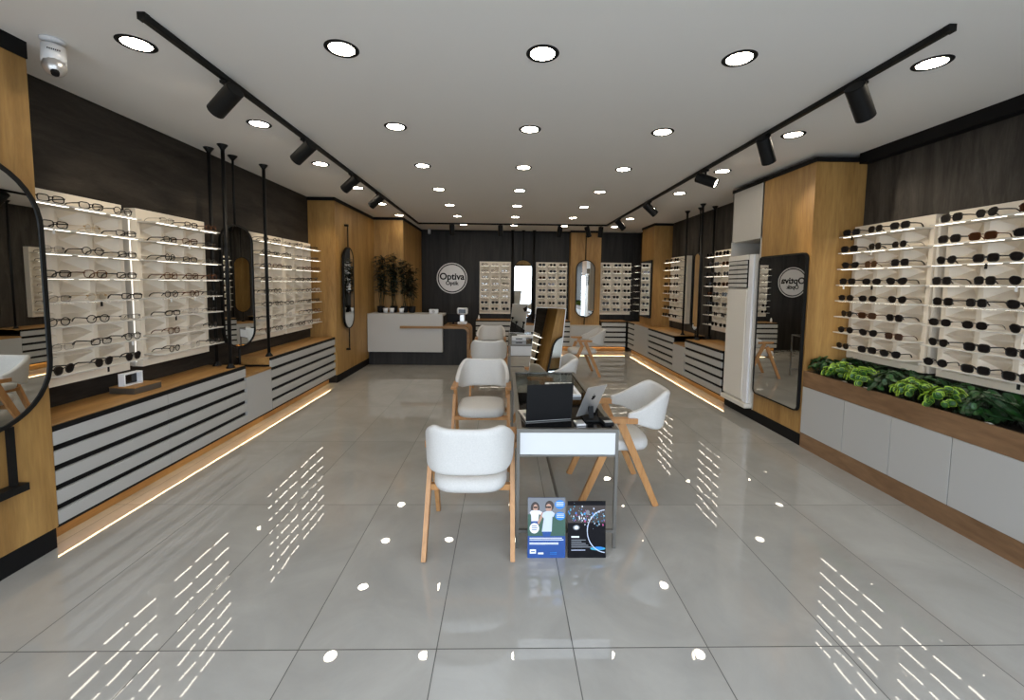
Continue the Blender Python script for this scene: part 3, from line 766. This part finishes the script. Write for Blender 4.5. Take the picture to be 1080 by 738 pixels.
# ------------------------------------------------------------------ tables
def table(label, x0, x1, y0, y1, drawer=True):
    cx, cy = (x0 + x1) / 2, (y0 + y1) / 2; t = thing('consultation_table', label, 'table', (cx, cy, 0)); a, b = (x1 - x0) / 2, (y1 - y0) / 2; s_ = .019
    for sx in (-1, 1):
        for sy in (-1, 1): MB('chrome').box((sx * a - (s_ if sx > 0 else 0), sy * b - (s_ if sy > 0 else 0), 0), (sx * a + (0 if sx > 0 else s_), sy * b + (0 if sy > 0 else s_), .72)).build('leg', t)
    f = MB('chrome')
    f.box((-a, -b, .72), (a, -b + .03, .742)).box((-a, b - .03, .72), (a, b, .742)).box((-a, -b + .03, .72), (-a + .03, b - .03, .742)).box((a - .03, -b + .03, .72), (a, b - .03, .742))
    f.box((-a + s_, -b, .575), (a - s_, -b + s_, .585)); f.build('top_frame', t)
    ym = -b + .84
    MB('blackg').box((-a + .031, -b + .031, .727), (a - .031, ym, .740)).build('glass_top', t)
    MB('tint').box((-a + .031, ym + .001, .732), (a - .031, b - .031, .740)).build('glass_top', t)
    MB('chrome').box((-a + s_, ym, .60), (a - s_, ym + .012, .73)).build('divider', t)
    MB('drawerw').box((-a + s_ + .0005, -b + .002, .5855), (a - s_ - .0005, ym - .002, .7195), None, .002).build('drawer_box', t)
    for sy in (-1, 1): MB('chrome').box((-a + s_, sy * b - (.018 if sy > 0 else 0), .10), (a - s_, sy * b + (0 if sy > 0 else .018), .118)).build('crossbar', t)
    MB('chrome').box((-.009, -b + .018, .10), (.009, b - .018, .118)).build('long_stretcher', t)
    return t
table('near glass topped table with white drawer front holding the laptop', .085, .695, 2.42, 4.04)
table('far glass topped table in front of the back wall', .085, .695, 5.86, 7.46)

# ------------------------------------------------------------------ chairs (local +y = the way the sitter faces)
def chair_proto():
    t = bpy.data.objects.new('armchair', None); t.empty_display_size = .1; COL.objects.link(t)
    # upholstered wrap-round back
    n, k = 28, 8; g = MB('fab', 'fabd'); V = []
    for i in range(n + 1):
        a = -1 + 2 * i / n; ang = a * PI / 2
        sx = math.copysign(abs(math.sin(ang)) ** .62, ang); cy = abs(math.cos(ang)) ** .62
        wing = abs(a) ** 3.0
        ztop = .822 + .012 * min(abs(a) / .42, 1) ** 2 - .155 * max(0, (abs(a) - .42) / .58) ** 1.5; zbot = .548 + .045 * max(0, 1 - abs(a) * 2) ** 2 * 0 + .068 * max(0, (abs(a) - .55) / .45) ** 1.6
        row = []
        for j in range(k + 1):
            v = j / k; z = zbot + (ztop - zbot) * v; lean = .055 * (z - .5) / .3
            row.append(g.bm.verts.new((.238 * sx * (1 + .02 * v), -.03 - .29 * cy - lean * cy, z)))
        V.append(row)
    for i in range(n):
        for j in range(k):
            f = g.bm.faces.new((V[i][j], V[i+1][j], V[i+1][j+1], V[i][j+1])); f.smooth = True
    o = g.build('backrest', t)
    md = o.modifiers.new('solid', 'SOLIDIFY'); md.thickness = .042; md.offset = 0; md.material_offset = 0; md.use_even_offset = True
    md = o.modifiers.new('sub', 'SUBSURF'); md.levels = 1; md.render_levels = 1
    # seat cushion
    s_ = MB('fab'); prof = [(.80, .385), (.96, .393), (1.0, .415), (1.0, .44), (.965, .462), (.82, .474), (.45, .480), (.10, .482)]; n = 32; R = []
    for sc_, z in prof:
        row = []
        for i in range(n):
            a = 2*PI*i/n; c, s2 = math.cos(a), math.sin(a); e = .55
            row.append(s_.bm.verts.new((.222 * sc_ * math.copysign(abs(c) ** e, c), .01 + .245 * sc_ * math.copysign(abs(s2) ** e, s2), z)))
        R.append(row)
    for a, b in zip(R, R[1:]):
        for i in range(n): f = s_.bm.faces.new((a[i], a[(i+1) % n], b[(i+1) % n], b[i])); f.smooth = True
    s_.bm.faces.new(R[0][::-1]); s_.bm.faces.new(R[-1])
    s_.build('seat', t)
    for sx in (-1, 1):
        ap = (sx * .252, .035, .60)
        MB('beech').bar((sx * .252, .015, .612), (sx * .256, -.255, 0), .056, .028, .042, .026, up=(1, 0, 0)).build('leg', t)
        MB('beech').bar((sx * .252, .060, .560), (sx * .256, .300, 0), .056, .027, .042, .026, up=(1, 0, 0)).build('leg', t)
        am = MB('beech'); am.prism([(sx * .252 - .024, -.10, .612), (sx * .252 - .024, .13, .618), (sx * .252 - .024, .165, .632), (sx * .252 - .024, .165, .650), (sx * .252 - .024, -.10, .650)], (.048, 0, 0)); am.build('armrest', t)
    for y, z in ((.155, .368), (-.09, .368)): MB('beech').box((-.246, y - .016, z - .018), (.246, y + .016, z + .018)).build('seat_rail', t)
    return t
CH = chair_proto()
CS = [
 ('pale chair in the foreground left of the near table, seen from behind', -.19, 2.56, 0),
 ('grey chair left of the near table facing the camera', -.20, 3.93, PI),
 ('grey chair left of the far table, seen from behind', -.205, 6.03, 0),
 ('grey chair left of the far table facing the camera, farthest in the row', -.225, 7.38, PI),
 ('white chair right of the near table facing left', .865, 3.17, PI/2),
 ('grey chair right of the far table facing left', 1.41, 7.36, PI/2 + .05),
 ('grey chair at the far end of the near table holding the leaning mirror', .41, 4.47, PI/2)]
for i, (lab, x, y, rz) in enumerate(CS):
    c = CH if i == 0 else copy_tree(CH)
    c.location = (x, y, 0); c.rotation_euler = (0, 0, rz); c.name = 'armchair'; tag(c, lab, 'chair', 'upholstered armchairs around the tables')

# leaning mirrors
def lean_mirror(label, base, w, h, n, m_edge='pwhite'):
    """frameless mirror; base = middle of the lower edge, n = its normal"""
    n = Vector(n).normalized(); hx = Vector((0, 0, 1)).cross(n).normalized(); up = n.cross(hx)
    t = thing('leaning_mirror', label, 'mirror', base)
    t.rotation_euler = Matrix((hx, -n, up)).transposed().to_euler()      # local x across, -y = normal, z up
    MB('mirror').box((-w/2 + .004, -.0015, .004), (w/2 - .004, 0, h - .004)).build('mirror_glass', t)
    MB(m_edge).box((-w/2, 0, 0), (w/2, .012, h)).build('backing', t)
    return t
lean_mirror('frameless mirror leaning on the chair at the end of the near table', (.415, 4.40, .484), .36, .88, (-.51, -.83, .22))
lean_mirror('small frameless mirror standing tilted on the far table', (.235, 7.28, .744), .29, .52, (-.37, -.89, .27))

# ------------------------------------------------------------------ things on the tables
TZ = .7405
lp = thing('laptop', 'black backed open laptop on the near table', 'laptop', (.29, 2.575, TZ + .001), .20)
MB('silver').box((-.15, 0, 0), (.15, .215, .014), None, .003).build('base', lp)
k = MB('pgrey')
for r in range(5):
    for c in range(12): k.box((-.135 + c * .0227, .035 + r * .021, .0142), (-.117 + c * .0227, .051 + r * .021, .0155))
k.build('keyboard', lp)
ld = MB('black'); ld.box((-.15, -.009, .0), (.15, -.002, .235), 'black', .002); ld.box((-.142, -.002, .012), (.142, -.0015, .225), 'screen')
lo = ld.build('lid', lp); lo.location = (0, 0, .008); lo.rotation_euler = (.10, 0, 0)
kb = thing('keyboard', 'white keyboard lying behind the black laptop on the near table', 'keyboard', (.48, 3.33, TZ), .03)
MB('pwhite').box((-.115, -.20, 0), (.115, .20, .020), None, .004).build('body', kb)
k = MB('grey')
for r in range(12):
    for c in range(4): k.box((-.085 + c * .045, -.175 + r * .03, .0202), (-.05 + c * .045, -.152 + r * .03, .0225))
k.build('keys', kb)
tb = thing('tablet', 'silver tablet on a black stand at the right of the near table', 'tablet', (.565, 2.60, TZ))
MB('black').box((-.05, -.05, 0), (.05, .05, .012), None, .003).build('stand_base', tb)
nrm = Vector((-.50, .72, .42)).normalized(); hx = Vector((0, 0, 1)).cross(nrm).normalized(); up = nrm.cross(hx)
RM = Matrix((hx, -nrm, up)).transposed().to_euler()
MB('black').bar((0, 0, .01), (-.004, .012, .085), .03, .02).build('stand_arm', tb)
def tpart(name, mb):
    o = mb.build(name, tb); o.location = (-.006, .012, .112); o.rotation_euler = RM; return o
tpart('tablet_body', MB('silver').box((-.085, 0, -.10), (.085, .007, .13), None, .003))
tpart('tablet_screen', MB('screen').box((-.08, -.0008, -.095), (.08, 0, .125)))
em = MB('black')
em.prism([(x * 1.3, .0071, z * 1.3 + .045) for x, z in [(-.012, -.004), (-.009, -.012), (-.003, -.015), (.003, -.015), (.009, -.012), (.012, -.005), (.008, .001), (.012, .007), (.006, .011), (0, .009), (-.006, .011), (-.012, .006)]], (0, .0006, 0))
em.prism([(x * 1.3, .0071, z * 1.3 + .045) for x, z in [(0, .013), (.006, .015), (.006, .021), (.001, .019)]], (0, .0006, 0))
tpart('emblem', em)
for nm, lab, lo_, hi_, m in [('card_terminal', 'black card terminal lying beside the tablet', (-.03, -.06, 0), (.03, .06, .022), 'black'), ('card_stack', 'small grey stack of cards before the tablet on the near table', (-.03, -.045, 0), (.03, .045, .012), 'silver')]:
    o = thing(nm, lab, nm.replace('_', ' '), (.645 if nm == 'card_terminal' else .475, 2.535 if nm == 'card_terminal' else 2.52, TZ), .1)
    MB(m).box(lo_, hi_, None, .003).build('body', o); MB('grey').box((lo_[0] + .006, lo_[1] + .01, hi_[2]), (hi_[0] - .006, lo_[1] + .045, hi_[2] + .002)).build('face', o)
tx = thing('tissue_box', 'white slotted box on the far table', 'box', (.235, 6.35, TZ))
MB('whitep').box((-.11, -.06, 0), (.11, .06, .06), None, .006).build('body', tx); MB('black').box((-.05, -.0612, .022), (.05, -.058, .036)).build('slot', tx)
tr_ = thing('tray', 'flat white tray on the far table behind the slotted box', 'tray', (.36, 6.75, TZ))
MB('whitep').box((-.14, -.09, 0), (.14, .09, .012), None, .003).build('base', tr_); MB('whitep').box((-.14, .08, .012), (.14, .09, .03)).build('rim', tr_)
# little display on the near left worktop
hb = thing('display_block', 'grey sided oak block on the near left worktop', 'block', (-2.86, 3.27, .735), -.06)
MB('chrome').box((-.10, -.115, 0), (.10, .115, .045), None, .002).build('body', hb); MB('oaktop').box((-.10, -.115, .045), (.10, .115, .053)).build('top', hb)
fr_ = thing('photo_stand', 'small white open frame on the oak block', 'frame', (-2.88, 3.25, .788), -.06)
f = MB('pwhite')
for y in (-.075, .067): f.box((-.025, y, 0), (.025, y + .008, .095))
f.box((-.025, -.067, .087), (.025, .067, .095)); f.box((-.025, -.067, 0), (.025, .067, .006)); f.build('frame', fr_)
MB('screen').box((-.022, -.067, .006), (-.018, .067, .087)).build('dark_panel', fr_)

# ------------------------------------------------------------------ posters
def P2(cx, cz, rx, rz, n=20): return [(cx + rx * math.cos(2*PI*i/n), cz + rz * math.sin(2*PI*i/n)) for i in range(n)]
def poster(name, label, x, y, w, h, base, tilt, rz):
    t = thing(name, label, 'poster', (x, y, 0), rz); t.rotation_euler = (-tilt, 0, rz)
    MB(base).box((-w/2, 0, 0), (w/2, .004, h)).build('board', t)
    return t
def flat(name, t, shapes, y=-.0006):
    m = MB()
    for i, (mm, pts) in enumerate(shapes): 
        yy = y - i * .00004
        m.face([(px, yy, pz) for px, pz in pts], mm)
    return m.build(name, t)
rc4 = lambda x0, z0, x1, z1: [(x0, z0), (x1, z0), (x1, z1), (x0, z1)]
W, Hh = .222, .345
po = poster('poster', 'blue poster of two people in sunglasses leaning on the near table', .265, 2.335, W, Hh, 'blue', .13, .0)
sh = [('green', rc4(-W/2, .125, W/2, Hh)), ('pgrey', rc4(-W/2, .25, W/2, Hh)),
 ('hair', P2(-.068, .285, .026, .036)), ('skin', P2(-.066, .285, .014, .022)), ('shirtw', [(-.10, .26), (-.088, .272), (-.045, .272), (-.025, .262), (-.03, .245), (-.045, .25), (-.05, .21), (-.09, .21), (-.092, .245)]), ('blue', [(-.09, .21), (-.05, .21), (-.048, .17), (-.095, .17)]),
 ('hair', P2(.017, .298, .026, .030)), ('skin', P2(.012, .285, .018, .025)), ('skin', [(-.028, .262), (-.012, .255), (-.045, .19), (-.055, .20)]), ('shirt', [(-.02, .26), (.0, .268), (.03, .268), (.048, .255), (.042, .235), (.034, .235), (.03, .15), (-.028, .15), (-.016, .225), (-.028, .24)]), ('blue', [(-.026, .15), (.028, .15), (.02, .125), (-.02, .125)]),
 ('screen', rc4(-.078, .285, -.055, .293)), ('screen', rc4(-.006, .285, .026, .295)),
 ('blue', rc4(-W/2, 0, W/2, .125))]
flat('picture', po, sh)
flat('bubble', po, [('bluel', P2(.078, .306, .030, .026))], -.0016); flat('bubble', po, [('bluel', P2(.080, .240, .030, .024))], -.0016); flat('badge', po, [('pwhite', P2(-.072, .170, .028, .030))], -.0016)
tl = []
for z in (.316, .307, .298): tl.append(('pwhite', rc4(.056, z, .100, z + .0035)))
for z in (.25, .241, .232): tl.append(('pwhite', rc4(.060, z, .102, z + .003)))
for i, z in enumerate((.181, .170, .159)): tl.append(('blue', rc4(-.088, z, -.058 + .004 * (i % 2), z + .004)))
for z, l in ((.112, .19), (.102, .20), (.085, .17), (.078, .17)): tl.append(('pwhite', rc4(-.100, z, -.100 + l, z + .004)))
tl += [('pwhite', rc4(-.098, .026, -.062, .050)), ('blue', rc4(-.092, .034, -.068, .040)), ('pwhite', rc4(-.050, .022, -.018, .032)), ('bluel', rc4(.02, .03, .06, .033)), ('bluel', rc4(.02, .022, .06, .025))]
flat('lettering', po, tl, -.0026)
W2, H2 = .225, .325
p2 = poster('poster', 'black poster with coloured lights and a pale ring leaning on the near table', .502, 2.335, W2, H2, 'pblack', .13, 0)
rnd = random.Random(5); sh = [('pblack', rc4(-W2/2, 0, W2/2, H2)), ('hair', rc4(-W2/2, .20, W2/2, .30))]
for k in range(120):
    x = rnd.uniform(-.108, .108); z = rnd.gauss(.235, .028)
    if not .16 < z < .315: continue
    r = rnd.uniform(.001, .0045); sh.append((rnd.choice(['cyan', 'pink', 'bluel', 'pgrey', 'pwhite', 'shirt', 'pgrey', 'cyan']), P2(x, z, r, r * rnd.uniform(.7, 2.2), 7)))
sh.append(('pgrey', P2(-.062, .175, .020, .015))); sh.append(('pwhite', P2(-.062, .175, .012, .010))); sh.append(('pgrey', P2(.005, .262, .012, .014)))
sh += [('cyan', P2(.065, .055, .045, .010)), ('bluel', P2(.07, .058, .03, .008))]
flat('picture', p2, sh)
aa = [(.115 + .115 * math.cos(a), .155 + .125 * math.sin(a)) for a in [math.radians(d) for d in range(95, 266, 5)]]
bb = [(.115 + .110 * math.cos(a), .155 + .120 * math.sin(a)) for a in [math.radians(d) for d in range(95, 266, 5)]]
rg = MB('shirt')
for i in range(len(aa) - 1):
    q = [aa[i], aa[i+1], bb[i+1], bb[i]]
    rg.face([(min(x, W2/2 - .001), -.0062, z) for x, z in q])
rg.build('ring', p2)
flat('lettering', p2, [('pwhite', rc4(-.092, .118, -.045, .127))] + [('pgrey', rc4(-.092, z, -.092 + l, z + .005)) for z, l in ((.102, .085), (.092, .06), (.082, .085), (.072, .10), (.062, .12))] + [('shirt', rc4(-.092, .045, -.01, .049))], -.0066)

# ------------------------------------------------------------------ planter plants
def leafy(name, label, x, y, seed, style, r=.12, h=.14):
    r *= 1.15; h *= 1.32
    rnd = random.Random(seed); t = thing(name, label, 'plant', (x, y, .735), rnd.uniform(0, 6))
    fol = MB('leafd', 'leafm', 'leafl'); stm = MB('stem')
    stm.cyl((0, 0, 0), (0, 0, h * .4), .006, n=6)
    def leaf(p, d, l, w, cup, cols, n=8):
        d = d.normalized(); sd = d.cross(Vector((0, 0, 1)))
        sd = sd.normalized() if sd.length > .01 else Vector((1, 0, 0)); nn = sd.cross(d)
        c = p + d * l * .5 - nn * cup * l * .25
        inner, outer = [], []
        for i in range(n):
            a = 2*PI*i/n; u, v = math.cos(a), math.sin(a)
            wob = 1 + (.10 if i % 2 else 0)
            pt = lambda k: p + d * l * (.5 + .5 * k * u * wob) + sd * w * .5 * k * v * wob - nn * (0.0 if k > .9 else cup * l * .2)
            outer.append(fol.bm.verts.new(pt(1.0))); inner.append(fol.bm.verts.new(pt(.86)))
        cv = fol.bm.verts.new(c); fs = []
        for i in range(n):
            j = (i + 1) % n
            f = fol.bm.faces.new((inner[i], inner[j], cv)); f.material_index = fol.mi(cols[0]); f.smooth = True
            f = fol.bm.faces.new((inner[j], inner[i], outer[i], outer[j])); f.material_index = fol.mi(cols[1]); f.smooth = True
    if style == 'rosette':
        for k in range(105):
            a = rnd.uniform(0, 2*PI); q = math.sqrt(rnd.random()) * r; p = Vector((q * math.cos(a), q * math.sin(a), h * (1 - .5 * (q / r) ** 2) * rnd.uniform(.62, 1)))
            b = a + rnd.uniform(-.7, .7); th = (q / r) * 1.15 + rnd.uniform(-.35, .35); d = Vector((math.cos(b) * math.cos(th), math.sin(b) * math.cos(th), -math.sin(th))); l = rnd.uniform(.042, .062)
            stm.tube([(p.x * .7, p.y * .7, .01), p], .0015, 4)
            leaf(p - d * l * .4, d, l, l * .95, .55, ('leafm', 'leafl'))
    elif style == 'dark':
        for k in range(120):
            a = rnd.uniform(0, 2*PI); q = math.sqrt(rnd.random()) * r; p = Vector((q * math.cos(a), q * math.sin(a), h * (1 - .35 * (q / r) ** 2) * rnd.uniform(.4, 1)))
            b = a + rnd.uniform(-.9, .9); th = (q / r) * 1.0 + rnd.uniform(-.6, .5); d = Vector((math.cos(b) * math.cos(th), math.sin(b) * math.cos(th), -math.sin(th))); l = rnd.uniform(.045, .075)
            stm.tube([(p.x * .7, p.y * .7, .01), p], .0015, 4)
            leaf(p - d * l * .4, d, l, l * .66, .25, ('leafd', 'leafd') if rnd.random() < .55 else ('leafm', 'leafd'))
    else:
        for k in range(30):
            a = rnd.uniform(0, 2*PI); d = Vector((math.cos(a), math.sin(a), rnd.uniform(.0, .8))); l = rnd.uniform(.13, .2)
            stm.tube([(0, 0, .01), d * .04 + Vector((0, 0, h * .35))], .0025, 4)
            leaf(d * .04 + Vector((0, 0, h * .35)), d, l, l * .42, .25, ('leafm' if rnd.random() < .4 else 'leafd', 'leafd'))
    stm.build('stem', t); fol.build('foliage', t); return t
px = PR + .13
spots = [
 (3.14, 3.95, 'dark', 'dark green leafy plant at the far end of the trough by the oak pillar'), (3.34, 3.90, 'dark', 'dark green plant in the trough corner against the far panel'),
 (3.12, 3.74, 'rosette', 'yellow edged green plant nearest the oak pillar in the trough'), (3.33, 3.66, 'dark', 'dark green plant under the bottom shelf of the far panel'),
 (3.13, 3.50, 'rosette', 'second yellow edged plant from the pillar in the trough'), (3.15, 3.28, 'dark', 'dark green plant between yellow edged plants in the trough'),
 (3.34, 3.40, 'dark', 'dark green plant behind the yellow edged plants'), (3.13, 3.06, 'rosette', 'large yellow edged plant in the middle of the trough'),
 (3.32, 3.12, 'dark', 'dark green plant at the back of the trough below the vertical strip'), (3.14, 2.83, 'rosette', 'bright yellow edged plant nearest the broad leaved plants'),
 (3.31, 2.86, 'dark', 'dark green plant at the back behind the brightest rosettes'), (3.17, 2.60, 'dark', 'dark bushy plant left of the broad leaved plant'),
 (3.16, 2.40, 'broad', 'broad leaved dark green plant at the right edge of the trough'), (3.30, 2.55, 'broad', 'broad leaved plant at the back below the nearest panel'), (3.18, 2.18, 'broad', 'broad leaved plant at the nearest visible end of the trough')]
for i, (x, y, st, lab) in enumerate(spots): leafy('leafy_plant', lab, x, y, i + 3, st, .125 if st != 'broad' else .1, .15 if st != 'rosette' else .145)
for i, (x, y, lab) in enumerate([(3.035, 3.40, 'white pebble at the trough edge before the middle rosettes'), (3.035, 2.50, 'white pebble at the trough edge under broad leaves'), (3.04, 3.62, 'white pebble at the trough edge near the pillar end')]):
    o = tag(MB('stone').sphere((0, 0, 0), .022, sc=(1, 1.4, .8)).build('pebble'), lab, 'stone', 'white pebbles in the trough'); o.location = (x + .012, y, .735 + .0176)

# ------------------------------------------------------------------ camera, daylight
cam = bpy.data.cameras.new('camera'); co = bpy.data.objects.new('camera', cam); COL.objects.link(co); sc.camera = co
f_, pi_, ya, ro = 440.7, .0731, .022, .0121
cam.sensor_width = 36; cam.sensor_fit = 'HORIZONTAL'; cam.lens = f_ / 1080 * 36
cam.shift_x = -(541.0 - 540) / 1080; cam.shift_y = (331.5 - 369) / 1080
cam.clip_start = .02
fw = Vector((math.sin(ya) * math.cos(pi_), math.cos(ya) * math.cos(pi_), -math.sin(pi_)))
r0 = Vector((math.cos(ya), -math.sin(ya), 0)); u0 = r0.cross(fw)
c_, s_ = math.cos(ro), math.sin(ro)
# image right/up axes for the fitted roll
rt = r0 * c_ + u0 * s_; upv = -r0 * s_ + u0 * c_
co.matrix_world = Matrix(((rt.x, upv.x, -fw.x, 0), (rt.y, upv.y, -fw.y, 0), (rt.z, upv.z, -fw.z, 1.6), (0, 0, 0, 1)))

w = bpy.data.worlds.new('world'); sc.world = w; w.use_nodes = True
bg = w.node_tree.nodes['Background']; bg.inputs['Color'].default_value = (.78, .88, 1.0, 1); bg.inputs['Strength'].default_value = 5.9
sc.view_settings.view_transform = 'Standard'; sc.view_settings.look = 'None'; sc.view_settings.gamma = 1; sc.view_settings.use_curve_mapping = False
sc.view_settings.exposure = 0.0
cy = sc.cycles
cy.use_denoising = True; cy.max_bounces = 8; cy.diffuse_bounces = 4; cy.glossy_bounces = 5; cy.transparent_max_bounces = 10
cy.sample_clamp_indirect = 6; cy.caustics_reflective = False; cy.caustics_refractive = False
